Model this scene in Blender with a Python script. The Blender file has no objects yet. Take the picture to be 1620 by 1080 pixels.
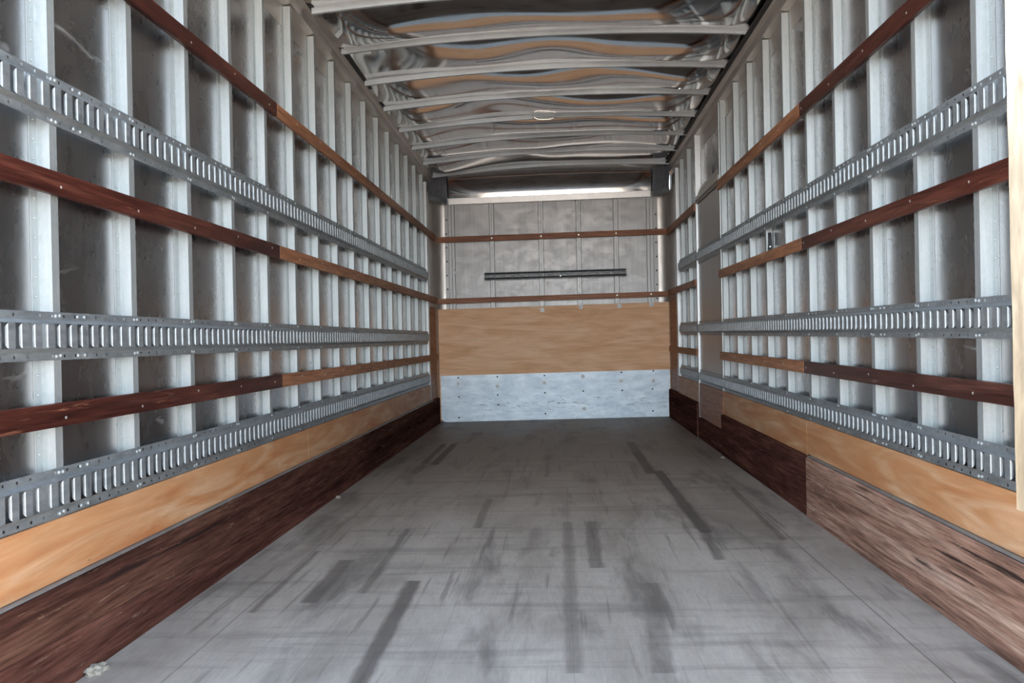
import bpy, bmesh, math, random
from mathutils import Vector, Matrix, Euler, noise
random.seed(7)
sc = bpy.context.scene
C = sc.collection

# ------------------------------------------------------------------ camera
F_PX = 1340.3
cam_d = bpy.data.cameras.new('camera'); cam = bpy.data.objects.new('camera', cam_d); C.objects.link(cam)
cam_d.sensor_width = 36.0; cam_d.lens = F_PX / 1620 * 36.0
cam_d.clip_start = 0.05; cam_d.clip_end = 300
yaw, pitch, roll = .0565, -.0027, .0199
M = (Matrix.Rotation(yaw, 3, 'Z') @ Matrix.Rotation(pitch, 3, 'X') @ Matrix.Rotation(roll, 3, 'Y'))
right, fwd, up = M @ Vector((1, 0, 0)), M @ Vector((0, 1, 0)), M @ Vector((0, 0, 1))
R3 = Matrix((right, up, -fwd)).transposed()
cam.matrix_world = Matrix.Translation((0, 0, .873)) @ R3.to_4x4()
sc.camera = cam

# ------------------------------------------------------------------ world, sun, exposure
w = bpy.data.worlds.new('sky'); sc.world = w; w.use_nodes = True
nt = w.node_tree; nt.nodes.clear()
out = nt.nodes.new('ShaderNodeOutputWorld'); bg = nt.nodes.new('ShaderNodeBackground')
tc = nt.nodes.new('ShaderNodeTexCoord'); sx = nt.nodes.new('ShaderNodeSeparateXYZ'); rp = nt.nodes.new('ShaderNodeValToRGB')
nt.links.new(tc.outputs['Generated'], sx.inputs[0]); nt.links.new(sx.outputs['Z'], rp.inputs[0])
e = rp.color_ramp.elements
e[0].position = 0.0; e[0].color = (.92, .97, 1.0, 1)
e[1].position = 0.9; e[1].color = (.13, .19, .29, 1)
m_ = e.new(.12); m_.color = (.85, .94, 1.0, 1)
m_ = e.new(.35); m_.color = (.30, .37, .46, 1)
nt.links.new(rp.outputs[0], bg.inputs[0]); bg.inputs[1].default_value = 9.0
nt.links.new(bg.outputs[0], out.inputs[0])

sun_d = bpy.data.lights.new('sun', 'SUN'); sun = bpy.data.objects.new('sun', sun_d); C.objects.link(sun)
sun_d.energy = 20.0; sun_d.angle = math.radians(.6); sun_d.color = (1.0, .94, .84)
sun.rotation_euler = Vector((-1.0, -.06, 1.0)).to_track_quat('Z', 'Y').to_euler()

por_d = bpy.data.lights.new('doorway_portal', 'AREA'); por = bpy.data.objects.new('doorway_portal', por_d); C.objects.link(por)
por_d.shape = 'RECTANGLE'; por_d.size = 2.7; por_d.size_y = 2.7; por_d.cycles.is_portal = True
por.location = (-.06, 1.70, 1.35); por.rotation_euler = (math.radians(90), 0, 0)   # light goes to +Y

sc.view_settings.view_transform = 'Standard'; sc.view_settings.look = 'None'
sc.view_settings.gamma = 1.0; sc.view_settings.use_curve_mapping = False
sc.view_settings.exposure = 0.10
sc.cycles.use_denoising = True
sc.cycles.max_bounces = 16; sc.cycles.diffuse_bounces = 8; sc.cycles.glossy_bounces = 10
sc.cycles.sample_clamp_indirect = 3.5
sc.cycles.use_adaptive_sampling = False
sc.cycles.caustics_reflective = True; sc.cycles.blur_glossy = 1.0

# ------------------------------------------------------------------ materials
def newmat(name):
    m = bpy.data.materials.new(name); m.use_nodes = True
    n = m.node_tree.nodes; b = n['Principled BSDF']
    return m, m.node_tree, b
def N(t, k): return t.nodes.new(k)
def pos(t, scale):
    g = N(t, 'ShaderNodeNewGeometry'); mp = N(t, 'ShaderNodeMapping'); mp.inputs['Scale'].default_value = scale
    t.links.new(g.outputs['Position'], mp.inputs[0]); return mp.outputs[0]
def noi(t, vec, s=1.0, det=4, rough=.55, dist=0.0):
    n = N(t, 'ShaderNodeTexNoise'); n.inputs['Scale'].default_value = s; n.inputs['Detail'].default_value = det
    n.inputs['Roughness'].default_value = rough; n.inputs['Distortion'].default_value = dist
    t.links.new(vec, n.inputs['Vector']); return n.outputs['Fac']
def ramp(t, fac, stops, interp='LINEAR'):
    r = N(t, 'ShaderNodeValToRGB'); r.color_ramp.interpolation = interp
    el = r.color_ramp.elements
    while len(el) > 1: el.remove(el[-1])
    el[0].position = stops[0][0]; el[0].color = (*stops[0][1], 1) if not isinstance(stops[0][1], float) else (stops[0][1],)*3 + (1,)
    for p, c in stops[1:]:
        q = el.new(p); q.color = (*c, 1) if not isinstance(c, float) else (c, c, c, 1)
    t.links.new(fac, r.inputs[0]); return r.outputs[0]
def mix(t, fac, a, b, mode='MIX'):
    m = N(t, 'ShaderNodeMix'); m.data_type = 'RGBA'; m.blend_type = mode
    for sock, v in ((m.inputs[0], fac), (m.inputs[6], a), (m.inputs[7], b)):
        if isinstance(v, (int, float)): sock.default_value = v
        elif isinstance(v, tuple): sock.default_value = (*v, 1)
        else: t.links.new(v, sock)
    return m.outputs[2]
def mth(t, op, a, b=None):
    m = N(t, 'ShaderNodeMath'); m.operation = op
    for i, v in enumerate((a, b)):
        if v is None: continue
        if isinstance(v, (int, float)): m.inputs[i].default_value = v
        else: t.links.new(v, m.inputs[i])
    return m.outputs[0]
def bump(t, b, h, dist=.002, strength=.5):
    n = N(t, 'ShaderNodeBump'); n.inputs['Distance'].default_value = dist; n.inputs['Strength'].default_value = strength
    t.links.new(h, n.inputs['Height']); t.links.new(n.outputs[0], b.inputs['Normal'])

def metal(name, lo, hi, rough, metallic=1.0, sc1=(30, 30, 30), streak=(60, 60, 3), scratch=0.0, wav=0.0, scuff=0.0):
    m, t, b = newmat(name)
    c1 = noi(t, pos(t, sc1), 1, 5, .7)
    c2 = noi(t, pos(t, streak), 1, 4, .6)
    f = mth(t, 'MULTIPLY_ADD', c1, .5); f.node.inputs[2].default_value = 0.0
    f = mth(t, 'ADD', f, mth(t, 'MULTIPLY', c2, .5))
    col = ramp(t, f, [(.36, lo), (.62, hi)])
    rg = ramp(t, c1, [(.3, max(rough - .06, .03)), (.75, min(rough + .10, .95))])
    if scratch:
        s1 = ramp(t, noi(t, pos(t, (90, 200, 80)), 1, 3, .6, .6), [(.66, 0.0), (.74, 1.0)])
        s2 = ramp(t, noi(t, pos(t, (2, 2.3, 2)), 1, 3, .5), [(.42, 0.0), (.6, 1.0)])
        sm = mix(t, 1.0, s1, s2, 'MULTIPLY')
        k = mth(t, 'MULTIPLY', sm, scratch)
        col = mix(t, k, col, (.78, .78, .78))
        rg = mix(t, k, rg, (.75, .75, .75))
        mt = mth(t, 'MULTIPLY_ADD', k, -.7 * metallic); mt.node.inputs[2].default_value = metallic
        t.links.new(mt, b.inputs['Metallic'])
    else: b.inputs['Metallic'].default_value = metallic
    t.links.new(col, b.inputs['Base Color']); t.links.new(rg, b.inputs['Roughness'])
    if scuff:
        q = ramp(t, noi(t, pos(t, (5, 3.2, 17)), 1, 4, .6, .8), [(.66, 0.0), (.78, 1.0)])
        t.links.new(mix(t, mth(t, 'MULTIPLY', q, scuff), col, (.85, .85, .85)), b.inputs['Base Color'])
        t.links.new(mix(t, mth(t, 'MULTIPLY', q, .8), rg, (.8, .8, .8)), b.inputs['Roughness'])
    if wav:
        bump(t, b, noi(t, pos(t, (1.2, 1.2, 3.2)), 1, 1, .3), wav, 1.0)
    return m

M_skin = metal('wall_skin_aluminium', (.43, .425, .43), (.49, .485, .49), .27, 1.0, sc1=(6, 6, 3), streak=(60, 60, 2), scratch=.16, wav=.006, scuff=.30)
M_front = metal('front_skin_aluminium', (.36, .355, .355), (.46, .455, .455), .5, .85, sc1=(9, 9, 12), scratch=.5, wav=.006, streak=(70, 20, 1.5))
M_post = metal('galvanised_post', (.36, .395, .405), (.47, .505, .515), .48, .65, sc1=(90, 90, 60))
M_rail = metal('galvanised_rail', (.24, .27, .29), (.38, .415, .44), .45, .7, sc1=(70, 22, 70), streak=(6, 6, 40))
M_fpost = metal('front_post_aluminium', (.40, .40, .40), (.50, .50, .50), .5, .8)
M_bow = metal('roof_bow_steel', (.50, .56, .62), (.60, .67, .73), .5, .35, sc1=(6, 6, 6), streak=(8, 8, 8))
M_roof = metal('roof_sheet_aluminium', (.74, .735, .73), (.86, .855, .85), .06, 1.0, sc1=(3, 3, 3))
M_trim = metal('mill_aluminium', (.60, .57, .54), (.72, .685, .65), .45, .9, sc1=(8, 3, 8), streak=(3, 3, 3))
M_door = metal('door_sheet_metal', (.42, .42, .42), (.52, .52, .51), .45, .85, scratch=.2)
M_dark = metal('dark_steel', (.07, .075, .08), (.13, .135, .14), .45, .7)
M_hdr = metal('header_aluminium', (.72, .71, .70), (.82, .81, .80), .4, .8)
M_cap = metal('corner_cap_paint', (.15, .16, .185), (.25, .265, .30), .6, .1)
M_bolt = metal('zinc_bolt', (.55, .58, .60), (.66, .69, .71), .4, .6)
M_chrome = metal('chrome', (.85, .84, .83), (.9, .9, .9), .08, 1.0)

def plain(name, c, rough=.6, metallic=0.0):
    m, t, b = newmat(name)
    n = noi(t, pos(t, (40, 40, 40)), 1, 3)
    t.links.new(ramp(t, n, [(.3, tuple(x * .85 for x in c)), (.7, tuple(min(1, x * 1.12) for x in c))]), b.inputs['Base Color'])
    b.inputs['Roughness'].default_value = rough; b.inputs['Metallic'].default_value = metallic
    return m
M_washer = plain('white_washer', (.84, .88, .92), .4)
M_hole = plain('dark_screw', (.02, .02, .022), .5, .5)
M_black = plain('black_rubber', (.018, .018, .02), .55)
M_crumb = plain('pale_debris', (.30, .275, .225), .9)
M_screw = plain('steel_screw', (.75, .74, .72), .35, .8)

def plywood(name, axis, c0, c1, c2, dark=(.13, .08, .05)):
    """axis: index of the grain direction"""
    m, t, b = newmat(name)
    s = [9, 9, 9]; s[axis] = 1.3
    g1 = noi(t, pos(t, tuple(s)), 1, 4, .55, 1.6)
    s = [60, 60, 60]; s[axis] = 5
    g2 = noi(t, pos(t, tuple(s)), 1, 4, .6)
    col = ramp(t, g1, [(.30, c0), (.5, c1), (.68, c2)])
    col = mix(t, .5, col, ramp(t, g2, [(.3, .72), (.7, 1.0)]), 'MULTIPLY')
    s = [30, 30, 30]; s[axis] = 4
    k = ramp(t, noi(t, pos(t, tuple(s)), 1, 5, .6, .6), [(.685, 0.0), (.73, 1.0)])
    col = mix(t, mth(t, 'MULTIPLY', k, .7), col, dark)
    s = [26, 26, 26]; s[axis] = 9
    k2 = ramp(t, noi(t, pos(t, tuple(s)), 1.35, 6, .75, 2.5), [(.70, 0.0), (.73, 1.0)])
    col = mix(t, mth(t, 'MULTIPLY', k2, .5), col, (.85, .74, .6))
    t.links.new(col, b.inputs['Base Color']); b.inputs['Roughness'].default_value = .55
    b.inputs['Specular IOR Level'].default_value = .35
    bump(t, b, g2, .001, .4)
    return m
M_plyside = plywood('side_plywood', 1, (.40, .15, .055), (.48, .245, .115), (.57, .355, .215))
M_plyfront = plywood('front_plywood', 0, (.76, .41, .21), (.88, .53, .31), (.95, .64, .42))

def planks(name, axis, cols, rough=.42, scr=.5, scrc=(.45, .30, .20), gouge=.5, spec=.2):
    m, t, b = newmat(name)
    s = [16, 16, 16]; s[axis] = .9
    g1 = noi(t, pos(t, tuple(s)), 1, 6, .65, .5)
    s = [110, 110, 110]; s[axis] = 5
    g2 = noi(t, pos(t, tuple(s)), 1, 4, .65)
    col = ramp(t, g1, [(.30, cols[0]), (.50, cols[1]), (.70, cols[2])])
    col = mix(t, .8, col, ramp(t, g2, [(.32, .3), (.62, 1.0)]), 'MULTIPLY')
    s = [42, 42, 42]; s[axis] = 3
    k = ramp(t, noi(t, pos(t, tuple(s)), 1.3, 7, .75, 1.0), [(.60, 0.0), (.68, 1.0)])
    col = mix(t, mth(t, 'MULTIPLY', k, scr), col, scrc)
    s = [55, 55, 55]; s[axis] = 1.6
    k2 = ramp(t, noi(t, pos(t, tuple(s)), .8, 5, .6), [(.62, 0.0), (.68, 1.0)])
    col = mix(t, mth(t, 'MULTIPLY', k2, gouge), col, (.02, .015, .014))
    t.links.new(col, b.inputs['Base Color']); b.inputs['Roughness'].default_value = rough
    b.inputs['Specular IOR Level'].default_value = spec
    bump(t, b, g2, .0015, .6)
    return m
M_slatred = planks('red_brown_varnished_wood', 1, ((.03, .008, .006), (.075, .02, .014), (.14, .05, .032)), .4, .35, (.42, .2, .12), gouge=.4)
M_slattan = planks('orange_brown_wood', 1, ((.28, .11, .055), (.42, .19, .10), (.50, .26, .15)), .5, .2, gouge=.25)
M_slatdark = planks('dark_brown_wood', 1, ((.03, .011, .009), (.06, .022, .017), (.11, .045, .034)), .35, .25, gouge=.3)
M_slatfront = planks('front_slat_wood', 0, ((.30, .12, .07), (.45, .20, .115), (.52, .28, .17)), .5, .2, gouge=.2)
M_kick = planks('worn_dark_hardwood', 1, ((.028, .014, .011), (.085, .037, .028), (.15, .075, .052)), .5, .8, (.30, .20, .14), .8, 0.0)
M_kickworn = planks('scuffed_pinkish_hardwood', 1, ((.08, .042, .032), (.33, .19, .14), (.54, .37, .29)), .6, .6, (.55, .44, .36), .9, 0.0)
M_kickred = planks('reddish_hardwood', 1, ((.04, .018, .015), (.10, .042, .032), (.17, .075, .055)), .5, .55, (.26,.18,.14), gouge=.7, spec=0.0)

def floor_mat():
    m, t, b = newmat('worn_grey_floor_boards')
    base = noi(t, pos(t, (3.0, .9, 1)), 1, 8, .62, .4)
    col = ramp(t, base, [(.28, (.225, .196, .168)), (.5, (.39, .35, .308)), (.72, (.51, .465, .415))])
    fine = noi(t, pos(t, (110, 14, 1)), 1, 5, .7)
    col = mix(t, .45, col, ramp(t, fine, [(.3, .62), (.7, 1.0)]), 'MULTIPLY')
    smg = ramp(t, noi(t, pos(t, (5.5, 1.1, 1)), 1, 5, .6, .3), [(.53, 0.0), (.66, 1.0)])
    col = mix(t, mth(t, 'MULTIPLY', smg, .55), col, (.085, .078, .072))
    cross = ramp(t, noi(t, pos(t, (1.0, 9.0, 1)), 1, 6, .65, .2), [(.52, 0.0), (.66, 1.0)])
    col = mix(t, mth(t, 'MULTIPLY', cross, .35), col, (.10, .092, .085))
    st = ramp(t, noi(t, pos(t, (26, 1.2, 1)), 1, 4, .55), [(.60, 0.0), (.68, 1.0)])
    col = mix(t, mth(t, 'MULTIPLY', st, .45), col, (.10, .085, .075))
    sc_ = ramp(t, noi(t, pos(t, (40, 3, 1)), 1.1, 7, .75, 1.2), [(.66, 0.0), (.72, 1.0)])
    col = mix(t, mth(t, 'MULTIPLY', sc_, .3), col, (.5, .49, .48))
    # boards turn browner and darker towards the front of the box
    g = N(t, 'ShaderNodeNewGeometry'); s = N(t, 'ShaderNodeSeparateXYZ'); t.links.new(g.outputs['Position'], s.inputs[0])
    yy = mth(t, 'ADD', s.outputs['Y'], mth(t, 'MULTIPLY', base, 1.2))
    brown = ramp(t, mth(t, 'DIVIDE', yy, 9.5), [(.45, 0.0), (.75, 1.0)])
    col = mix(t, mth(t, 'MULTIPLY', brown, .45), col, (.13, .105, .092))
    # board joints
    for x0, jw in SEAMS:
        d = mth(t, 'ABSOLUTE', mth(t, 'SUBTRACT', s.outputs['X'], x0))
        k = mth(t, 'LESS_THAN', d, jw)
        col = mix(t, mth(t, 'MULTIPLY', k, .6 if abs(x0) > .9 else .22), col, (.05, .045, .042))
    # long dark rubbed stains, each a soft-edged box on the boards
    wob = mth(t, 'MULTIPLY', mth(t, 'SUBTRACT', noi(t, pos(t, (30, 6, 1)), 1, 4), .5), .028)
    for x0, x1, y0, y1, hw, amt in STAINS:
        # centre line runs from (x0,y0) to (x1,y1)
        f = mth(t, 'DIVIDE', mth(t, 'SUBTRACT', s.outputs['Y'], y0), (y1 - y0))
        cx = mth(t, 'MULTIPLY_ADD', f, x1 - x0); cx.node.inputs[2].default_value = x0
        d = mth(t, 'ADD', mth(t, 'ABSOLUTE', mth(t, 'SUBTRACT', s.outputs['X'], cx)), wob)
        a = ramp(t, d, [(max(hw - .008, 0), 1.0), (hw + .008, 0.0)])
        e1 = mth(t, 'MULTIPLY', mth(t, 'GREATER_THAN', f, 0.0), mth(t, 'LESS_THAN', f, 1.0))
        k = mth(t, 'MULTIPLY', mth(t, 'MULTIPLY', a, e1), amt)
        col = mix(t, k, col, (.085, .072, .064))
    t.links.new(col, b.inputs['Base Color'])
    t.links.new(ramp(t, base, [(.3, .42), (.7, .62)]), b.inputs['Roughness'])
    b.inputs['Specular IOR Level'].default_value = .15
    bump(t, b, fine, .0012, .5)
    return m
SEAMS = [(-1.05, .0018), (-.72, .0014), (-.36, .0012), (0.02, .0012), (.36, .0012), (.66, .0014), (.955, .0022)]
STAINS = [(-.53, -.545, 2.0, 3.05, .026, .75), (-.86, -.87, 2.80, 3.35, .030, .6), (-.40, -.40, 3.9, 4.6, .02, .5),
          (-.985, -.985, 6.0, 7.1, .022, .8), (-.90, -.90, 5.9, 7.1, .028, .9), (-.98, -.98, 5.5, 5.85, .03, .4),
          (.555, .555, 5.35, 6.95, .034, .8), (.625, .605, 3.75, 5.45, .03, .8), (.60, .62, 3.3, 3.8, .02, .6),
          (-.70, -.72, 2.9, 3.9, .016, .5), (-1.02, -1.03, 2.7, 3.5, .013, .6), (.02, .02, 2.2, 4.0, .022, .45),
          (.12, .13, 3.2, 4.0, .028, .55), (-.1, -.1, 5.3, 6.3, .014, .45), (.92, .94, 3.6, 4.8, .016, .5), (.25, .3, 2.2, 3.0, .03, .4)]
M_floor = floor_mat()

def sheet_mat():
    m, t, b = newmat('scuffed_galvanised_sheet')
    a = noi(t, pos(t, (6, 6, 14)), 1, 6, .65)
    col = ramp(t, a, [(.3, (.52, .62, .72)), (.7, (.82, .92, 1.0))])
    k = ramp(t, noi(t, pos(t, (9, 9, 60)), 1, 7, .72, .6), [(.56, 0.0), (.66, 1.0)])
    g = N(t, 'ShaderNodeNewGeometry'); s = N(t, 'ShaderNodeSeparateXYZ'); t.links.new(g.outputs['Position'], s.inputs[0])
    low = ramp(t, s.outputs['Z'], [(.02, .8), (.10, .5), (.17, 1.0), (.24, 1.0), (.30, .3), (.5, .2)])
    col = mix(t, mth(t, 'MULTIPLY', k, mth(t, 'MULTIPLY', low, .85)), col, (.06, .065, .07))
    t.links.new(col, b.inputs['Base Color']); b.inputs['Metallic'].default_value = .35; b.inputs['Roughness'].default_value = .5
    bump(t, b, noi(t, pos(t, (4, 4, 8)), 1, 3), .004, .8)
    return m
M_sheet = sheet_mat()

def guard_mat():
    m, t, b = newmat('pale_board_painted_sunlight')
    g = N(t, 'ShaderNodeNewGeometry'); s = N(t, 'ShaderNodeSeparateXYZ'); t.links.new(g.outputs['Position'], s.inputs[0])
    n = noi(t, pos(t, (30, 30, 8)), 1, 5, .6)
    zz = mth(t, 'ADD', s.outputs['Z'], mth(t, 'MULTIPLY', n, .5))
    col = ramp(t, mth(t, 'DIVIDE', zz, 2.6), [(.30, (.135, .112, .082)), (.62, (.21, .19, .16)), (.80, (.85, .84, .80))])  # white top paints in the sun's overexposure; tan below is the board itself
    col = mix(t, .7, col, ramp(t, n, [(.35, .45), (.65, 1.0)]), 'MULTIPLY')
    t.links.new(col, b.inputs['Base Color']); b.inputs['Roughness'].default_value = .7
    return m
M_guard = guard_mat()

def ground_mat():
    m, t, b = newmat('tan_gravel_lot')
    a = noi(t, pos(t, (.25, .25, 1)), 1, 6, .6)
    col = ramp(t, a, [(.35, (.36, .26, .18)), (.65, (.50, .38, .28))])
    t.links.new(col, b.inputs['Base Color']); b.inputs['Roughness'].default_value = .9
    return m
M_ground = ground_mat()

# ------------------------------------------------------------------ mesh helpers
XL, XR, SA, SB = -1.3112, 1.1895, -.0037, .006
def W(side, y, d, z):
    """wall frame -> world: y along the box, d inward from the post faces, z up"""
    if side < 0: return (XL + d, y, z)
    return (XR + SA * y - d, y, z + SB * y)
def floor_z(x, y): return .0033 * y * min(1, max(0, (x + 1.28) / 2.44))
def FT(x): return .0115 * (x + 1.29)      # the front wall's fittings climb slightly to the right

class MB:
    def __init__(s): s.v = []; s.f = []
    def add(s, vs, fs):
        o = len(s.v); s.v += [tuple(p) for p in vs]; s.f += [[i + o for i in f] for f in fs]
    def hexa(s, c):      # 8 corners: bottom ring 4, top ring 4
        s.add(c, [(3, 2, 1, 0), (4, 5, 6, 7), (0, 1, 5, 4), (1, 2, 6, 5), (2, 3, 7, 6), (3, 0, 4, 7)])
    def box(s, x0, x1, y0, y1, z0, z1):
        s.hexa([(x0, y0, z0), (x1, y0, z0), (x1, y1, z0), (x0, y1, z0), (x0, y0, z1), (x1, y0, z1), (x1, y1, z1), (x0, y1, z1)])
    def wbox(s, side, y0, y1, d0, d1, z0, z1, z0b=None, z1b=None):
        z0b = z0 if z0b is None else z0b; z1b = z1 if z1b is None else z1b
        s.hexa([W(side, y0, d0, z0), W(side, y1, d0, z0b), W(side, y1, d1, z0b), W(side, y0, d1, z0),
                W(side, y0, d0, z1), W(side, y1, d0, z1b), W(side, y1, d1, z1b), W(side, y0, d1, z1)])
    def prism(s, poly, fn, t0, t1, n=1):
        """sweep closed 2-D outline poly through fn((a,b), t)"""
        k = len(poly); vs = []
        for i in range(n + 1):
            t = t0 + (t1 - t0) * i / n
            vs += [fn(p, t) for p in poly]
        fs = []
        for i in range(n):
            for j in range(k):
                a, b2 = i * k + j, i * k + (j + 1) % k
                fs.append((a, b2, b2 + k, a + k))
        fs.append(tuple(range(k))[::-1]); fs.append(tuple(n * k + j for j in range(k)))
        s.add(vs, fs)
    def cyl(s, c, axis, r, h, n=12, r2=None):
        ax = Vector(axis).normalized(); u = ax.orthogonal().normalized(); v = ax.cross(u); c = Vector(c); r2 = r if r2 is None else r2
        vs = [c + (u * math.cos(q) + v * math.sin(q)) * r for q in [2 * math.pi * i / n for i in range(n)]]
        vs += [c + ax * h + (u * math.cos(q) + v * math.sin(q)) * r2 for q in [2 * math.pi * i / n for i in range(n)]]
        s.add(vs, [(i, (i + 1) % n, (i + 1) % n + n, i + n) for i in range(n)] + [tuple(range(n))[::-1], tuple(range(n, 2 * n))])
def ribbon(path, t):
    """open 2-D polyline -> closed thin outline of thickness t (offset to its left)"""
    off = []
    for i, p in enumerate(path):
        a = path[max(i - 1, 0)]; b = path[min(i + 1, len(path) - 1)]
        n1 = Vector((-(p[1] - a[1]), p[0] - a[0])) if i else None
        n2 = Vector((-(b[1] - p[1]), b[0] - p[0])) if i < len(path) - 1 else None
        ns = [n.normalized() for n in (n1, n2) if n is not None and n.length > 1e-9]
        n = sum(ns, Vector((0, 0))); n.normalize()
        k = 1 / max(.35, n.dot(ns[0]))
        off.append((p[0] + n.x * t * k, p[1] + n.y * t * k))
    return list(path) + off[::-1]

def link(name, me, loc, parent=None):
    o = bpy.data.objects.new(name, me); C.objects.link(o)
    if parent is not None:
        o.parent = parent; o.location = Vector(loc) - Vector(parent.location)
    else: o.location = loc
    return o
def build(name, mb, mat, parent=None, smooth=False, bevel=0.0, origin=None):
    me = bpy.data.meshes.new(name); me.from_pydata(mb.v, [], mb.f)
    bm = bmesh.new(); bm.from_mesh(me)
    bmesh.ops.recalc_face_normals(bm, faces=bm.faces)
    if bevel: bmesh.ops.bevel(bm, geom=[e for e in bm.edges if len(e.link_faces) == 2 and e.calc_face_angle(0) > .6], offset=bevel, segments=2, affect='EDGES', profile=.6, clamp_overlap=True)
    xs = [v.co.x for v in bm.verts]; ys = [v.co.y for v in bm.verts]; zs = [v.co.z for v in bm.verts]
    o0 = Vector(origin) if origin else Vector(((min(xs) + max(xs)) / 2, (min(ys) + max(ys)) / 2, min(zs)))
    bmesh.ops.translate(bm, verts=bm.verts, vec=-o0)
    if smooth:
        for f in bm.faces: f.smooth = True
        for e in bm.edges:
            if len(e.link_faces) == 2 and e.calc_face_angle(0) > .7: e.smooth = False
    bm.to_mesh(me); bm.free()
    me.materials.append(mat)
    return link(name, me, o0, parent)
def tag(o, label, cat, group=None):
    o['label'] = label; o['category'] = cat
    if group: o['group'] = group
    return o
def struct(o): o['kind'] = 'structure'; return o
def copy_to(o, loc, parent):
    c = o.copy(); C.objects.link(c); c.parent = parent; c.location = Vector(loc) - Vector(parent.location); return c

# small shared fasteners, one mesh per facing direction
def dome(axis, r, h, name, mat):
    mb = MB(); ax = Vector(axis)
    mb.cyl(Vector((0, 0, 0)), ax, r, h * .5, 10); mb.cyl(ax * h * .5, ax, r, h * .5, 10, r * .55)
    me = bpy.data.meshes.new(name); me.from_pydata(mb.v, [], mb.f); me.materials.append(mat)
    for p in me.polygons: p.use_smooth = False
    return me
RIVET = {s: dome((-s, 0, 0), .0036, .003, 'rivet', M_post) for s in (-1, 1)}
BOLT = {s: dome((-s, 0, 0), .0055, .004, 'bolt', M_post) for s in (-1, 1)}
SCREW = {s: dome((-s, 0, 0), .0042, .002, 'screw', M_screw) for s in (-1, 1)}
WASH = dome((0, -1, 0), .024, .004, 'washer', M_washer)
WSCREW = dome((0, -1, 0), .0045, .003, 'screw', M_hole)
DSCREW = dome((0, -1, 0), .0085, .003, 'screw', M_hole)
LSCREW = dome((0, -1, 0), .010, .003, 'screw', M_screw)

# ------------------------------------------------------------------ setting
Y0, YF = 1.72, 9.03
mb = MB(); mb.box(-60, 60, -80, 60, -1.20, -1.15); struct(build('ground', mb, M_ground))

mb = MB(); nx, ny = 12, 24
xs = [-1.345 + 2.58 * i / nx for i in range(nx + 1)]; ys = [1.62 + (9.06 - 1.62) * j / ny for j in range(ny + 1)]
top = [(x, y, floor_z(x, y)) for y in ys for x in xs]; bot = [(x, y, z - .06) for x, y, z in top]
fs = []; k = nx + 1; n0 = len(top)
for j in range(ny):
    for i in range(nx):
        a = j * k + i; fs += [(a, a + 1, a + 1 + k, a + k), (n0 + a, n0 + a + k, n0 + a + 1 + k, n0 + a + 1)]
for i in range(nx): fs += [(i, n0 + i, n0 + i + 1, i + 1), (ny * k + i, ny * k + i + 1, n0 + ny * k + i + 1, n0 + ny * k + i)]
for j in range(ny): fs += [(j * k, (j + 1) * k, n0 + (j + 1) * k, n0 + j * k), (j * k + nx, n0 + j * k + nx, n0 + (j + 1) * k + nx, (j + 1) * k + nx)]
mb.add(top + bot, fs); struct(build('floor', mb, M_floor))

for side, nm in ((-1, 'wall_left'), (1, 'wall_right')):
    mb = MB(); mb.wbox(side, Y0, 1.95, -.050, -.036, -.03, 2.66); mb.wbox(side, 1.95, 9.10, -.050, -.036, -.03, 2.84); struct(build(nm, mb, M_skin))  # taller stretch added out of view to shut out leaking sun
mb = MB(); FXS = [-.702, -.178, .219, .612]
edges = [-1.20] + [v for x in FXS for v in (x - .0285, x - .0195, x + .0195, x + .0285)] + [1.07]
for i in range(0, len(edges), 2): mb.box(edges[i], edges[i + 1], YF, YF + .014, -.05, 2.36)      # skin panels with open joints
mb.box(-1.20, 1.07, YF + .03, YF + .04, -.05, 2.36)
mb.box(-1.345, 1.185, 9.085, 9.10, -.03, 2.87)       # unseen outer panel, added to keep sun from leaking in
struct(build('wall_front', mb, M_front))

# roof sheet: pillowed between the bows
BOWS = [4.38 + .602 * k for k in range(8)]
bow_all = [BOWS[0] - .602 * k for k in range(4, 0, -1)] + BOWS
ZE = 2.594
def fall(y, x=0): return -(.0085 - .0045 * x) * (y - 4.98)      # the roof drops slightly towards the front
def arch(x): 
    u = (x + .065) / 1.235
    return .054 * (1 - u * u)
def roof_z(x, y):
    z = ZE + .036 + fall(y, x) + arch(x) + (.012 * (x + .06) / 1.2)
    k = (y - bow_all[0]) / .602; i = math.floor(k); t = k - i
    p = .5 * math.sin(math.pi * t) + .5 * (1 - (2 * t - 1) ** 4)
    a = noise.noise(Vector((x * 1.25 + i * 7.3, i * 3.1, 0)))
    b2 = noise.noise(Vector((x * 1.6 + i * 2.7, i * 5.7, 4)))
    c = noise.noise(Vector((x * 2.2, y * 1.9, 9)))
    edge = max(0, min(1, (1.235 - abs(x + .065)) / .16)) ** .7
    z += edge * (p * (-.026 + .058 * a) + math.sin(2 * math.pi * t) * .009 * b2 + p * .006 * c)
    return z
mb = MB(); nx = 110; yy = []
y = 1.95
while y < 8.72: yy.append(y); y += .0201
xs = [-1.30 + 2.47 * i / nx for i in range(nx + 1)]; k = nx + 1
top = [(x, y, roof_z(x, y)) for y in yy for x in xs]; n0 = len(top); tt = [(x, y, z + .004) for x, y, z in top]
fs = []
for j in range(len(yy) - 1):
    for i in range(nx):
        a = j * k + i; fs += [(a, a + k, a + k + 1, a + 1), (n0 + a, n0 + a + 1, n0 + a + k + 1, n0 + a + k)]
L_ = len(yy) - 1
for i in range(nx): fs += [(i, i + 1, n0 + i + 1, n0 + i), (L_ * k + i, n0 + L_ * k + i, n0 + L_ * k + i + 1, L_ * k + i + 1)]
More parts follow.
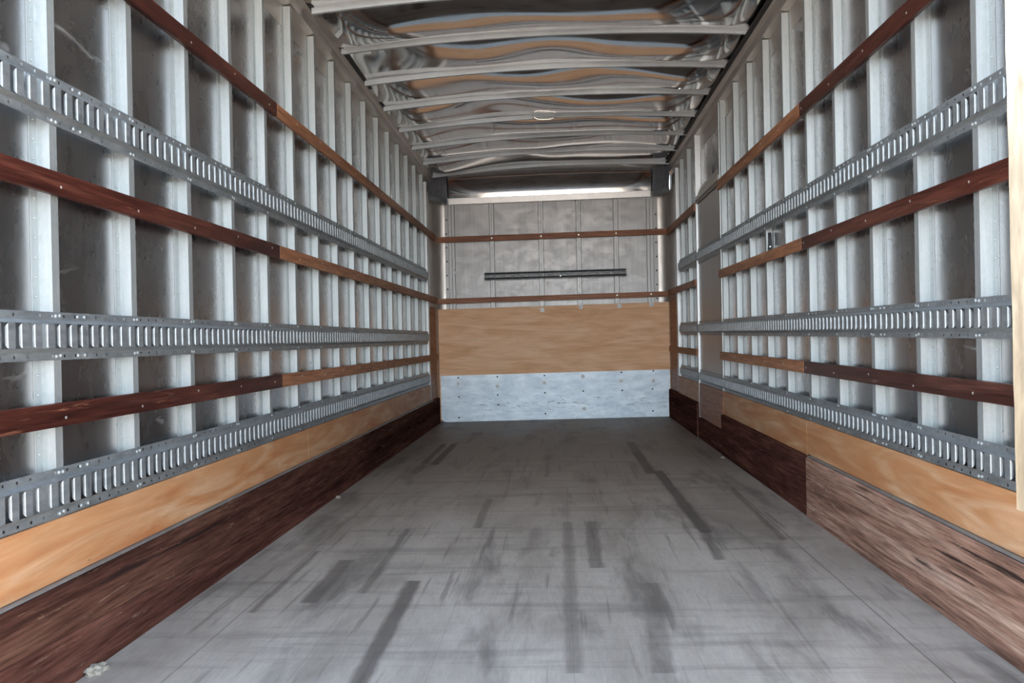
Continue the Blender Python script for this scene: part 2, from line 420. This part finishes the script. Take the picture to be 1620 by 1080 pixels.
for j in range(L_): fs += [(j * k, n0 + j * k, n0 + (j + 1) * k, (j + 1) * k), (j * k + nx, (j + 1) * k + nx, n0 + (j + 1) * k + nx, n0 + j * k + nx)]
mb.add(top + tt, fs)
mb.box(-1.40, 1.30, 1.95, 9.10, 2.86, 2.875)         # unseen cover added above the roof sheet to stop a sun leak
struct(build('ceiling', mb, M_roof, smooth=True))

# curved sheet where the roof rolls down to the front wall
mb = MB(); prof = []
for i in range(15):
    q = math.pi / 2 * i / 14
    prof.append((8.66 + .37 * math.sin(q), 2.655 - .27 * (1 - math.cos(q))))
poly = ribbon(prof, .006)
mb.prism(poly, lambda p, t: (t, p[0], p[1] + arch(t) * .6 * max(0, min(1, (9.03 - p[0]) / .37)) + FT(t) * .8), -1.22, 1.10, 30)
struct(build('trim_1', mb, M_roof, smooth=True))
# aluminium header over the front wall
mb = MB()
mb.hexa([(-1.16, 8.985, 2.318), (.985, 8.985, 2.342), (.985, YF, 2.342), (-1.16, YF, 2.318), (-1.16, 8.985, 2.386), (.985, 8.985, 2.411), (.985, YF, 2.411), (-1.16, YF, 2.386)])
h = build('trim_2', mb, M_hdr, bevel=.003); struct(h)
# rounded aluminium corners of the box
for nm, side in (('trim_3', -1), ('trim_4', 1)):
    mb = MB(); prof = []
    xw = -1.30 if side < 0 else 1.155
    R_ = .125
    cx = xw - side * (R_ - .02)
    prof.append((xw + side * .022, 8.62))
    for i in range(13):
        q = math.pi / 2 * i / 12
        prof.append((cx + side * R_ * math.cos(q), YF - R_ + R_ * math.sin(q) - .003))
    prof.append((cx - side * .03, YF - .003))
    mb.prism(ribbon(prof, .004 * (-side)), lambda p, t: (p[0], p[1], t), .0, 2.40, 1)
    struct(build(nm, mb, M_trim, smooth=True))

# top rails along both walls
def RF(side, y): return -.013 * (y - 4.4) if side < 0 else -.004 * (y - 4.4)
for nm, side, zs in (('trim_5', -1, 2.555), ('trim_6', 1, 2.505)):
    mb = MB()
    prof = [(-.034, zs - .115), (-.034, zs + .0), (.010, zs + .004), (.012, zs + .050), (.024, zs + .064), (.038, zs + .066)]
    mb.prism(ribbon(prof, .004), lambda p, t, s=side: W(s, t, p[0], p[1] + RF(s, t)), 1.8, 8.86, 1)
    o = struct(build(nm, mb, M_trim))
    mb = MB()      # black rubber strip between rail and roof sheet
    mb.wbox(side, 1.95, 8.72, .006, .064, zs + .068 + RF(side, 1.95), zs + .080 + RF(side, 1.95), zs + .068 + RF(side, 8.72), zs + .080 + RF(side, 8.72))
    build('seal', mb, M_black, o)

# ------------------------------------------------------------------ posts
PL_ = [2.158 + .4066 * k for k in range(16)]
PR_ = [2.476 + .4005 * k for k in range(9)]
PR2 = [7.655, 8.085]
ORD = ['nearest the doorway', 'second from the doorway', 'third from the doorway', 'fourth from the doorway', 'fifth from the doorway', 'sixth from the doorway',
       'seventh from the doorway', 'eighth from the doorway', 'ninth from the doorway', 'tenth from the doorway', 'eleventh from the doorway',
       'twelfth from the doorway', 'fifth from the front corner', 'fourth from the front corner', 'third from the front corner', 'second from the front corner']
def post(side, yp, ztop, label, rivets, zbot=.25):
    mb = MB(); t = .0022
    prof = [(-.064, -.0355), (-.031, -.0355), (-.029, -.0022), (-.001, -.0022), (.001, -.0355), (.026, -.0355)]
    mb.prism(ribbon(prof, t), lambda p, z: W(side, yp + p[0], p[1], z), zbot, ztop + RF(side, yp), 1)
    o = build('wall_post', mb, M_post)
    tag(o, label, 'post', 'galvanised posts on the %s wall' % ('left' if side < 0 else 'right'))
    if rivets:
        z = .60
        while z < ztop - .04:
            r = link('rivet', RIVET[side], W(side, yp - .048, -.0335, z), o); z += .0508
    return o
for k, yp in enumerate(PL_):
    post(-1, yp, 2.552, 'galvanised upright post on the left wall, ' + ORD[k], k < 6)
for k, yp in enumerate(PR_):
    lab = 'galvanised upright post on the right wall, ' + ORD[k] if k < 8 else 'galvanised upright post on the right wall, just before the side door'
    if k == 6: lab = 'galvanised upright post on the right wall carrying the small black clip'
    post(1, yp, 2.502, lab, k < 5)
for k, yp in enumerate(PR2):
    post(1, yp, 2.502, ('galvanised upright post on the right wall, first beyond the side door', 'galvanised upright post on the right wall, second beyond the side door')[k], False)
# shiny end posts by the front corners
for side in (-1, 1):
    mb = MB()
    yc = 8.48 if side < 0 else 8.42
    mb.prism(ribbon([(-.03, -.034), (-.028, -.004), (-.015, .0), (.02, .0), (.024, -.034)], .003), lambda p, z: W(side, yc + p[0], p[1], z), .28, 2.47, 1)
    o = build('corner_post', mb, M_bolt)
    tag(o, 'shiny narrow upright beside the front %s corner of the box' % ('left' if side < 0 else 'right'), 'post')

# ------------------------------------------------------------------ slotted cargo rails
PITCH = .0508
def rail(side, y0, y1, zb, zt, label, group, bolts=True, slots=True):
    mb = MB(); H = zt - zb; zc = (zt + zb) / 2
    lip = .021 * H / .125; slope = .010
    zA = zt; zB = zt - lip; zC = zB - slope; zF = zb + lip; zE = zF + slope
    dl, df = .0022, .0155; hs = .0325 * H / .125; hw = .0124; ch = .0025; th = .0022
    P = lambda y, d, z: W(side, y, d, z)
    n = max(1, round((y1 - y0) / PITCH)); st = (y1 - y0) / n
    for i in range(n):
        a = y0 + i * st; b2 = a + st; c = (a + b2) / 2
        # lips with a small punched hole
        for z0, z1 in ((zB, zA), (zb, zF)):
            zm = (z0 + z1) / 2; r = .0036
            vs = [P(a, dl, z0), P(b2, dl, z0), P(b2, dl, z1), P(a, dl, z1), P(c - r, dl, zm - r), P(c + r, dl, zm - r), P(c + r, dl, zm + r), P(c - r, dl, zm + r)]
            mb.add(vs, [(0, 1, 5, 4), (1, 2, 6, 5), (2, 3, 7, 6), (3, 0, 4, 7)])
        mb.add([P(a, dl, zB), P(b2, dl, zB), P(b2, df, zC), P(a, df, zC)], [(0, 1, 2, 3)])
        mb.add([P(a, dl, zF), P(b2, dl, zF), P(b2, df, zE), P(a, df, zE)], [(0, 1, 2, 3)])
        l, r, tp, bt = c - hw, c + hw, zc + hs, zc - hs
        q = [P(a, df, zE), P(b2, df, zE), P(b2, df, zC), P(a, df, zC),                       # 0-3
             P(l + ch, df, bt), P(r - ch, df, bt), P(r, df, bt + ch), P(r, df, tp - ch),       # 4-7
             P(r - ch, df, tp), P(l + ch, df, tp), P(l, df, tp - ch), P(l, df, bt + ch)]       # 8-11
        mb.add(q, [(0, 1, 5, 4), (1, 6, 5), (1, 2, 7, 6), (2, 8, 7), (2, 3, 9, 8), (3, 10, 9), (3, 0, 11, 10), (0, 4, 11)])
        # bent-in tabs along both long edges of the slot
        for yb, sg in ((r, -1), (l, 1)):
            z0, z1 = bt + ch, tp - ch; c2 = .008
            t0 = [P(yb, df, z0), P(yb, df, z1)]
            t1 = [P(yb + sg * .0018, df - .003, z0 + .003), P(yb + sg * .0018, df - .003, z1 - .003)]
            t2 = [P(yb + sg * .0022, df - .0066, z0 + c2), P(yb + sg * .0022, df - .0066, z1 - c2)]
            mb.add(t0 + t1 + t2, [(0, 1, 3, 2), (2, 3, 5, 4)])
        # top and bottom inner edges of the slot
        mb.add([P(l + ch, df, tp), P(r - ch, df, tp), P(r - ch, df - .003, tp), P(l + ch, df - .003, tp)], [(0, 1, 2, 3)])
        mb.add([P(l + ch, df, bt), P(r - ch, df, bt), P(r - ch, df - .003, bt), P(l + ch, df - .003, bt)], [(0, 1, 2, 3)])
    # closed ends and thin outer edges
    for y in (y0, y1):
        mb.add([P(y, 0, zt), P(y, dl, zt), P(y, dl, zB), P(y, df, zC), P(y, df, zC - .002), P(y, 0, zB - .002)], [(0, 1, 2, 3, 4, 5)])
        mb.add([P(y, 0, zb), P(y, dl, zb), P(y, dl, zF), P(y, df, zE), P(y, df, zE + .002), P(y, 0, zF + .002)], [(0, 1, 2, 3, 4, 5)])
    for z in (zb, zt):
        mb.add([P(y0, dl, z), P(y1, dl, z), P(y1, 0, z), P(y0, 0, z)], [(0, 1, 2, 3)])
    me = bpy.data.meshes.new('cargo_rail'); me.from_pydata(mb.v, [], mb.f)
    bm = bmesh.new(); bm.from_mesh(me); bmesh.ops.remove_doubles(bm, verts=bm.verts, dist=1e-5); bmesh.ops.recalc_face_normals(bm, faces=bm.faces)
    o0 = Vector(P((y0 + y1) / 2, 0, zb)); bmesh.ops.translate(bm, verts=bm.verts, vec=-o0); bm.to_mesh(me); bm.free()
    me.materials.append(M_rail)
    o = link('cargo_rail', me, o0); tag(o, label, 'rail', group)
    if bolts:
        ps = PL_ if side < 0 else PR_ + PR2
        for yp in ps:
            for dy in ((-.024, -.006) if yp < 3.5 else (-.015,)):
                if y0 < yp + dy < y1:
                    for z in ((zB + zA) / 2, (zb + zF) / 2): link('bolt', BOLT[side], P(yp + dy, dl, z + random.uniform(-.002, .002)), o)
        for y, sg in ((y0, 1), (y1, -1)):
            for z in ((zB + zA) / 2, (zb + zF) / 2): link('bolt', BOLT[side], P(y + sg * .016, dl, z), o)
    return o
RL = [('upper', 1.456, 1.584), ('middle', .842, .967), ('lower', .434, .562)]
RR = [('upper', 1.429, 1.5485), ('middle', .834, .950), ('lower', .4365, .549)]
for nm, zb, zt in RL:
    g = 'slotted cargo rails on the left wall'
    rail(-1, Y0 + .01, 2.249, zb, zt, 'short near-end piece of the %s slotted galvanised rail on the left wall' % nm, g)
    rail(-1, 2.251, 5.31, zb, zt, 'long slotted galvanised rail along the near half of the left wall, %s of three' % nm, g)
    rail(-1, 5.312, 8.36, zb, zt, 'long slotted galvanised rail along the far half of the left wall, %s of three' % nm, g)
for nm, zb, zt in RR:
    g = 'slotted cargo rails on the right wall'
    rail(1, Y0 + .01, 3.159, zb, zt, 'near-end piece of the %s slotted galvanised rail on the right wall' % nm, g)
    rail(1, 3.161, 6.165, zb, zt, 'long slotted galvanised rail on the right wall before the side door, %s of three' % nm, g)
    rail(1, 6.168, 7.135, zb, zt, 'slotted rail piece crossing the side door, %s of three' % nm, g, False)
    rail(1, 7.175, 8.20, zb, zt, 'far slotted rail piece between side door and front corner, %s of three' % nm, g)

# ------------------------------------------------------------------ wooden slats on the side walls
def slat(side, y0, y1, zb, zt, mat, label, group, every=1):
    mb = MB(); mb.wbox(side, y0, y1, .0012, .0195, zb, zt)
    o = build('wooden_slat', mb, mat, bevel=.003); tag(o, label, 'slat', group)
    ps = PL_ if side < 0 else PR_ + PR2
    for k, yp in enumerate(ps):
        if k % every == 0 and y0 + .03 < yp - .015 < y1 - .03 and yp < 6.3:
            link('screw', SCREW[side], W(side, yp - .015, .0193, (zb + zt) / 2 + random.uniform(-.012, .012)), o)
    return o
SL = [('top', 1.930, 1.992), ('middle', 1.270, 1.331), ('bottom', .670, .731)]
SR = [('top', 1.876, 1.943), ('middle', 1.2456, 1.3035), ('bottom', .659, .717)]
for nm, zb, zt in SL:
    slat(-1, Y0 + .01, 3.879, zb, zt, M_slatred, 'dark red-brown varnished slat, %s of three at the near end of the left wall' % nm, 'near slats on the left wall')
    slat(-1, 3.882, 8.93, zb, zt, M_slattan, 'lighter orange-brown slat, %s of three at the far end of the left wall' % nm, 'far slats on the left wall')
for nm, zb, zt in SR:
    slat(1, Y0 + .01, 4.10, zb, zt, M_slatdark if nm == 'bottom' else M_slatred, 'dark red-brown varnished slat, %s of three at the near end of the right wall' % nm, 'near slats on the right wall')
    slat(1, 4.103, 6.17, zb, zt, M_slattan, 'lighter orange-brown slat, %s of three on the right wall just before the side door' % nm, 'slats before the side door')
    slat(1, 7.20, 8.93, zb, zt, M_slattan, 'short brown slat, %s of three between the side door and the front corner' % nm, 'slats beyond the side door')

# ------------------------------------------------------------------ plywood and kick boards along the sides
def ply(side, y0, y1, zb, zt, label, mat=M_plyside):
    mb = MB(); mb.wbox(side, y0, y1, .0006, .0105, zb, zt)
    return tag(build('plywood_panel', mb, mat, bevel=.0015), label, 'panel', 'plywood strips under the lower rails')
ply(-1, Y0, 4.285, .276, .4325, 'orange plywood strip under the lower rail, near half of the left wall')
ply(-1, 4.288, 8.43, .276, .4325, 'orange plywood strip under the lower rail, far half of the left wall')
ply(1, Y0, 4.10, .276, .435, 'orange plywood strip under the lower rail, near end of the right wall')
ply(1, 4.103, 6.13, .2695, .435, 'plywood strip under the lower rail just before the side door')
ply(1, 6.15, 7.135, .155, .435, 'brownish plywood strip at the foot of the side door', M_slattan)
ply(1, 7.175, 8.38, .2695, .435, 'plywood strip between side door and front corner')
for side in (-1, 1):
    mb = MB(); mb.wbox(side, 8.53 if side < 0 else 8.47, 8.945, -.010, .0, .24, 1.225)
    tag(build('plywood_panel', mb, M_slattan, bevel=.0015), 'tall narrow brown plywood piece lining the front %s corner' % ('left' if side < 0 else 'right'), 'panel')

def seam(y): return max(.05, .2 - .031 * y)
def kick(side, y0, y1, d, zt, mat, label, lower=None, cap=True):
    """kick plank; lower=True: below the sloping joint, False: above it, None: full height"""
    zf = lambda y: (.0005 if side < 0 else (.0033 * y - SB * y) + .0005)
    n = 8; mb = MB()
    poly = []
    st = [y0 + (y1 - y0) * i / n for i in range(n + 1)]
    if lower is None: lo = [zf(y) for y in st]; hi = [zt] * (n + 1)
    elif lower: lo = [zf(y) for y in st]; hi = [seam(y) - .0015 for y in st]
    else: lo = [seam(y) + .0015 for y in st]; hi = [zt] * (n + 1)
    vs = []
    for i, y in enumerate(st):
        ch = .006
        vs += [W(side, y, 0.0, lo[i]), W(side, y, d, lo[i]), W(side, y, d, hi[i] - ch), W(side, y, d - ch, hi[i]), W(side, y, 0.0, hi[i])]
    fs = []
    for i in range(n):
        for j in range(5):
            a, b2 = i * 5 + j, i * 5 + (j + 1) % 5; fs.append((a, b2, b2 + 5, a + 5))
    fs += [(4, 3, 2, 1, 0), tuple(n * 5 + j for j in range(5))]
    mb.add(vs, fs)
    return tag(build('kick_board', mb, mat), label, 'board', 'hardwood kick boards along the floor')
kick(-1, Y0, 8.93, .030, .270, M_kick, 'upper dark worn hardwood kick board along the left wall', False)
kick(-1, Y0, 8.93, .0315, .270, M_kickred, 'lower reddish worn hardwood kick board touching the floor along the left wall', True)
kick(1, Y0, 4.045, .034, .268, M_kickworn, 'scuffed pinkish-brown kick board at the near end of the right wall')
kick(1, 4.048, 6.13, .028, .268, M_kickred, 'dark reddish kick board on the right wall just before the side door')
kick(1, 6.135, 7.13, .024, .150, M_kickred, 'low dark kick board across the foot of the side door')
kick(1, 7.175, 8.93, .030, .268, M_kickred, 'dark kick board between the side door and the front right corner')
# thin grey metal strips on top of the kick boards
for side, y0, y1, n_ in ((-1, Y0, 8.5, 'left'), (1, Y0, 4.045, 'right')):
    mb = MB(); mb.wbox(side, y0, y1, .0005, .027, .2705, .2745)
    tag(build('metal_strip', mb, M_rail), 'thin grey metal strip on top of the %s kick board' % n_, 'strip')

# ------------------------------------------------------------------ side door in the right wall
d = bpy.data.objects.new('door_1', None); C.objects.link(d); d.location = W(1, 6.65, -.02, 0); d['kind'] = 'structure'
mb = MB(); mb.wbox(1, 6.17, 7.135, -.030, -.004, .16, 1.935); build('door_leaf', mb, M_door, d, bevel=.002)
mb = MB()     # near jamb: two bright ribs
mb.prism(ribbon([(-.055, -.034), (-.055, .0), (-.030, .0), (-.026, -.012), (-.004, -.012), (.0, .002), (.022, .002), (.022, -.034)], .003), lambda p, z: W(1, 6.145 + p[0], p[1], z), .27, 2.502, 1)
build('door_jamb', mb, M_post, d)
mb = MB(); mb.prism(ribbon([(-.014, -.034), (-.012, .008), (.012, .008), (.016, -.034)], .003), lambda p, z: W(1, 7.155 + p[0], p[1], z), .15, 2.502, 1)
build('door_jamb', mb, M_bolt, d)
mb = MB(); mb.prism(ribbon([(.010, 1.925), (.010, 1.985), (-.004, 1.998), (-.008, 2.018), (-.034, 2.075)], .003), lambda p, y: W(1, y, p[0], p[1]), 6.17, 7.14, 1)
build('door_header', mb, M_trim, d)
mb = MB(); mb.wbox(1, 6.17, 7.14, -.002, .016, 1.935, 1.952); build('header_strip', mb, M_dark, d)

# ------------------------------------------------------------------ roof bows
BO = ['first from the doorway', 'second from the doorway', 'third from the doorway', 'fourth from the doorway', 'fifth from the doorway, carrying a small loop',
      'sixth from the doorway', 'seventh from the doorway', 'last, beside the front wall']
for k, y in enumerate(BOWS):
    mb = MB()
    prof = ribbon([(-.036, .033), (-.014, .033), (-.010, .0), (.010, .0), (.014, .033), (.036, .033)], .0028)
    def fn(p, x, y=y): return (x, y + p[0], ZE + fall(y, x) + arch(x) + .012 * (x + .06) / 1.2 + p[1])
    mb.prism(prof, fn, -1.262, 1.125, 36)
    o = build('roof_bow', mb, M_bow, smooth=True)
    tag(o, 'arched galvanised roof bow, ' + BO[k], 'beam', 'roof bows')
# small silvery loop under the fifth bow
yb = BOWS[4] - .03; z0 = ZE + fall(yb) + arch(-.08)
mb = MB(); n = 16; pts = []
for i in range(n + 1):
    u = -1 + 2 * i / n
    pts.append(Vector((-.085 + .085 * u, yb, z0 + .004 - .022 * (1 - u ** 4))))
for i in range(n):
    a, b2 = pts[i], pts[i + 1]; mb.hexa([a + Vector((0, -.012, -.002)), b2 + Vector((0, -.012, -.002)), b2 + Vector((0, .012, -.002)), a + Vector((0, .012, -.002)),
        a + Vector((0, -.012, .002)), b2 + Vector((0, -.012, .002)), b2 + Vector((0, .012, .002)), a + Vector((0, .012, .002))])
o = build('metal_loop', mb, M_chrome, smooth=True); tag(o, 'small shiny curved metal loop hanging from the fifth roof bow', 'bracket')
mb = MB(); mb.box(-.18, .01, yb - .008, yb + .010, z0 + .004, z0 + .034); build('mounting_plate', mb, M_bow, o, bevel=.002)

# ------------------------------------------------------------------ front wall
FP = [(-.702, 'first from the left'), (-.178, 'second from the left'), (.219, 'third from the left'), (.612, 'fourth from the left')]
for x, nm in FP:
    mb = MB(); mb.prism(ribbon([(-.0185, YF - .001), (-.018, YF - .030), (-.003, YF - .030), (-.002, YF - .027), (.002, YF - .027), (.003, YF - .030), (.018, YF - .030), (.0185, YF - .001)], -.0022), lambda p, z, x=x: (x + p[0], p[1], z), .40, 2.33, 1)
    tag(build('wall_post', mb, M_fpost), 'flat galvanised upright on the front wall, ' + nm, 'post', 'uprights on the front wall')
for xc, nm, hx in ((-1.130, 'left', -1.190), (.965, 'right', 1.034)):
    s = -1 if nm == 'left' else 1
    mb = MB()
    mb.prism(ribbon([(-.040, YF - .001), (-.036, YF - .012), (-.006, YF - .012), (.0, YF - .020), (.024, YF - .020), (.028, YF - .001)], -.003), lambda p, z, xc=xc, s=s: (xc - s * p[0], p[1], z), .4, 2.33, 1)
    o = build('edge_strip', mb, M_fpost); tag(o, 'vertical aluminium edge strip at the %s side of the front wall' % nm, 'strip')
    mb = MB(); mb.box(hx - .018, hx + .018, YF - .012, YF - .006, 1.21, 2.33)
    o = build('punched_strip', mb, M_front, bevel=.002); tag(o, 'upright strip with a column of dark bolts beside the %s rounded corner' % nm, 'strip')
    z = 1.272
    while z < 2.25:
        link('bolt', DSCREW, (hx + random.uniform(-.003, .003), YF - .012, z), o); z += .148

def front_box(x0, x1, y0, y1, z0, z1):
    mb = MB()
    mb.hexa([(x0, y0, z0 + FT(x0)), (x1, y0, z0 + FT(x1)), (x1, y1, z0 + FT(x1)), (x0, y1, z0 + FT(x0)),
             (x0, y0, z1 + FT(x0)), (x1, y0, z1 + FT(x1)), (x1, y1, z1 + FT(x1)), (x0, y1, z1 + FT(x0))])
    return mb
o = build('wooden_slat', front_box(-1.288, 1.150, 8.975, 8.9965, 1.915, 1.975), M_slatfront, bevel=.003)
tag(o, 'orange-brown slat across the front wall, upper of the two', 'slat', 'slats on the front wall')
for x in (-.702, -.178, .219, .612): link('screw', LSCREW, (x, 8.975, 1.944 + FT(x)), o)
o = build('wooden_slat', front_box(-1.288, 1.145, 8.975, 8.9965, 1.262, 1.317), M_slatfront, bevel=.003)
tag(o, 'orange-brown slat across the front wall just above the plywood', 'slat', 'slats on the front wall')
for x in (.612, .968): link('screw', LSCREW, (x, 8.975, 1.292 + FT(x)), o)
# front plywood
o = build('plywood_panel', front_box(-1.288, 1.150, 8.968, 8.990, .02, 1.204), M_plyfront, bevel=.002)
tag(o, 'wide tan plywood panel across the lower front wall', 'panel')
for x, z in ((-.179, 1.176), (.228, 1.200), (.632, 1.200), (.968, 1.211)):
    q = link('washer', WASH, (x, 8.968, z), o)
    s = WSCREW; c = bpy.data.objects.new('screw', s); C.objects.link(c); c.parent = q; c.location = (0, -.004, 0)
# metal scuff plate with rounded lower corners
mb = MB(); x0, x1, zt0, r = -1.274, 1.146, .497, .055
out2 = [(x0, zt0), (x1, zt0)]
for i in range(7):
    q = math.pi / 2 * i / 6; out2.append((x1 - .02 + .02 * math.cos(q), .004 + .02 - .02 * math.sin(q)))
for i in range(7):
    q = math.pi / 2 * i / 6; out2.append((x0 + r - r * math.sin(q), .004 + r - r * math.cos(q)))
mb.prism(out2, lambda p, y: (p[0], y, p[1] + .0115 * (p[0] - x0)), 8.960, 8.967, 1)
o = build('scuff_plate', mb, M_sheet); tag(o, 'scuffed blue-grey metal scuff plate at the foot of the front wall', 'plate')
for x, z in ((-1.087, .410), (-.670, .377), (-.174, .408), (.233, .468), (.636, .414), (.966, .409), (.240, .128)):
    q = link('washer', WASH, (x, 8.960, z), o)
    c = bpy.data.objects.new('screw', WSCREW); C.objects.link(c); c.parent = q; c.location = (0, -.004, 0)
for x, rows in ((-1.087, (.475, .27, .05)), (-.67, (.478, .285, .18)), (-.174, (.483, .30, .08)), (.24, (.30,)), (.638, (.49, .30)), (.966, (.50, .31, .08))):
    for z in rows: link('screw', DSCREW, (x + random.uniform(-.008, .008), 8.960, z + .012 * (x > 0)), o)
# dark slotted bar
mb = MB(); n = 15; x0, x1 = -.787, .711; st = (x1 - x0) / n; yb = 8.975
zc = lambda x: 1.545 + (x - x0) * .0067
for i in range(n):
    a, b2 = x0 + i * st, x0 + (i + 1) * st; l, r_ = a + st * .2, b2 - st * .2; hh = .040; hs = .0065
    P = lambda x, dz, y=yb: (x, y, zc(x) + dz)
    mb.add([P(a, -hh), P(b2, -hh), P(b2, hh), P(a, hh), P(l, -hs), P(r_, -hs), P(r_, hs), P(l, hs)], [(0, 1, 5, 4), (1, 2, 6, 5), (2, 3, 7, 6), (3, 0, 4, 7)])
    mb.add([P(l, -hs), P(r_, -hs), P(r_, -hs, yb + .012), P(l, -hs, yb + .012)], [(0, 1, 2, 3)])
    mb.add([P(l, hs), P(r_, hs), P(r_, hs, yb + .004), P(l, hs, yb + .004)], [(0, 1, 2, 3)])
    for sg in (-1, 1):     # raised ridges
        mb.add([P(a, sg * .034), P(b2, sg * .034), P(b2, sg * .026, yb - .006), P(a, sg * .026, yb - .006), P(b2, sg * .018), P(a, sg * .018)], [(0, 1, 2, 3), (3, 2, 4, 5)])
mb.add([(x0, yb, zc(x0) + .04), (x1, yb, zc(x1) + .04), (x1, yb + .022, zc(x1) + .04), (x0, yb + .022, zc(x0) + .04)], [(0, 1, 2, 3)])
mb.add([(x0, yb, zc(x0) - .04), (x1, yb, zc(x1) - .04), (x1, yb + .022, zc(x1) - .04), (x0, yb + .022, zc(x0) - .04)], [(0, 1, 2, 3)])
for x in (x0, x1): mb.add([(x, yb, zc(x) - .04), (x, yb + .022, zc(x) - .04), (x, yb + .022, zc(x) + .04), (x, yb, zc(x) + .04)], [(0, 1, 2, 3)])
o = build('slotted_bar', mb, M_dark); tag(o, 'dark grey slotted steel bar mounted across the front wall uprights', 'bar')
link('bolt', LSCREW, (.02, yb, zc(.02) - .018), o)
# white cap near the left edge strip
mb = MB(); mb.cyl((-1.112, YF - .020, 1.592), (0, -1, 0), .022, .008, 16, .016)
tag(build('white_cap', mb, M_washer), 'small white round cap on the left edge strip of the front wall', 'cap')

# dark moulded caps in the two upper front corners, with grey ledge bands
for s, nm, xa, xb, zb in ((-1, 'left', -1.318, -1.165, 2.35), (1, 'right', 1.140, 1.000, 2.365)):
    mb = MB(); n = 10; prof = []
    for i in range(n + 1):
        q = math.pi / 2 * i / n
        prof.append((xa + (xb - xa) * math.sin(q), 8.70 + .26 * (1 - (1 - math.sin(q)) ** 1.6)))
    poly = ribbon(prof, .006)
    mb.prism(poly, lambda p, z: (p[0], p[1] - .10 * max(0, (z - zb - .05)) / .25 * 1.0, z), zb + .02, 2.655, 6)
    o = build('corner_fairing', mb, M_cap, smooth=True); tag(o, 'dark blue-grey moulded fairing in the upper front %s corner' % nm, 'fairing')
    mb = MB(); poly = ribbon(prof, .018 * (1 if s < 0 else -1) * -1)
    mb.prism(poly, lambda p, z: (p[0], p[1] - .012, z), zb - .030, zb + .020, 1)
    build('ledge_band', mb, M_rail, o, smooth=True)

# ------------------------------------------------------------------ small things
# black clip on a post of the right wall
px, py, pz = W(1, PR_[6] - .031, -.018, 1.315)
mb = MB(); n = 8
for i in range(n):
    z0, z1 = pz + .10 * i / n, pz + .10 * (i + 1) / n
    w0, w1 = .012 - .003 * i / n, .012 - .003 * (i + 1) / n
    y0, y1 = py - .004 - .006 * math.sin(math.pi * i / n), py - .004 - .006 * math.sin(math.pi * (i + 1) / n)
    mb.hexa([(px - w0, y0 - .004, z0), (px + w0, y0 - .004, z0), (px + w0, y0 + .003, z0), (px - w0, y0 + .003, z0),
             (px - w1, y1 - .004, z1), (px + w1, y1 - .004, z1), (px + w1, y1 + .003, z1), (px - w1, y1 + .003, z1)])
o = build('black_clip', mb, M_black); tag(o, 'small black clip fixed to a post above the middle slat of the right wall', 'clip')
mb = MB(); mb.cyl((px, py - .010, pz + .02), (0, -1, 0), .005, .003, 10); build('rivet', mb, M_bolt, o)

# sunlit guard board at the right side of the doorway
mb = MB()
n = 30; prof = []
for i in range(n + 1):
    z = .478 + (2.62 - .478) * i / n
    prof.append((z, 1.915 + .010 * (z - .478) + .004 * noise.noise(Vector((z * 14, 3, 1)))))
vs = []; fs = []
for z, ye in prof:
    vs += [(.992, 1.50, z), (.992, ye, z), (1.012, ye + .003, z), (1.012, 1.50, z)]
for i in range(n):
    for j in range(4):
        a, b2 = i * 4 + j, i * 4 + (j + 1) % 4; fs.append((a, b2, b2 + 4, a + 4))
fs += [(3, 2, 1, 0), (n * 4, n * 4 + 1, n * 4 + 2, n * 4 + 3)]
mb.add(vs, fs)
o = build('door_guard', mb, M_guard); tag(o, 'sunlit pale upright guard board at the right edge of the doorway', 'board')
for z in (.80, 1.70, 2.3):
    mb = MB(); mb.box(1.0125, 1.165, 1.74, 1.80, z, z + .05); build('bracket', mb, M_dark, o)

def crumb(x, y, r, label):
    bm = bmesh.new(); bmesh.ops.create_icosphere(bm, subdivisions=3, radius=r)
    for v in bm.verts:
        k = 1 + .55 * noise.noise(v.co * (2.2 / r) + Vector((x, y, 0)))
        v.co = Vector((v.co.x * k * 1.2, v.co.y * k * 1.7, max(v.co.z, -r * .35) * k * .75))
    me = bpy.data.meshes.new('debris'); bm.to_mesh(me); bm.free(); me.materials.append(M_crumb)
    o = link('debris', me, (x, y, floor_z(x, y) + r * .30)); tag(o, label, 'debris'); o['kind'] = 'thing'
crumb(-1.262, 2.21, .020, 'pale crumbly debris lump against the lower left kick board near the doorway')
crumb(-1.262, 4.70, .012, 'small pale debris bit by the left kick board halfway along')
crumb(1.112, 5.95, .012, 'small pale debris bit by the right kick board near the side door')
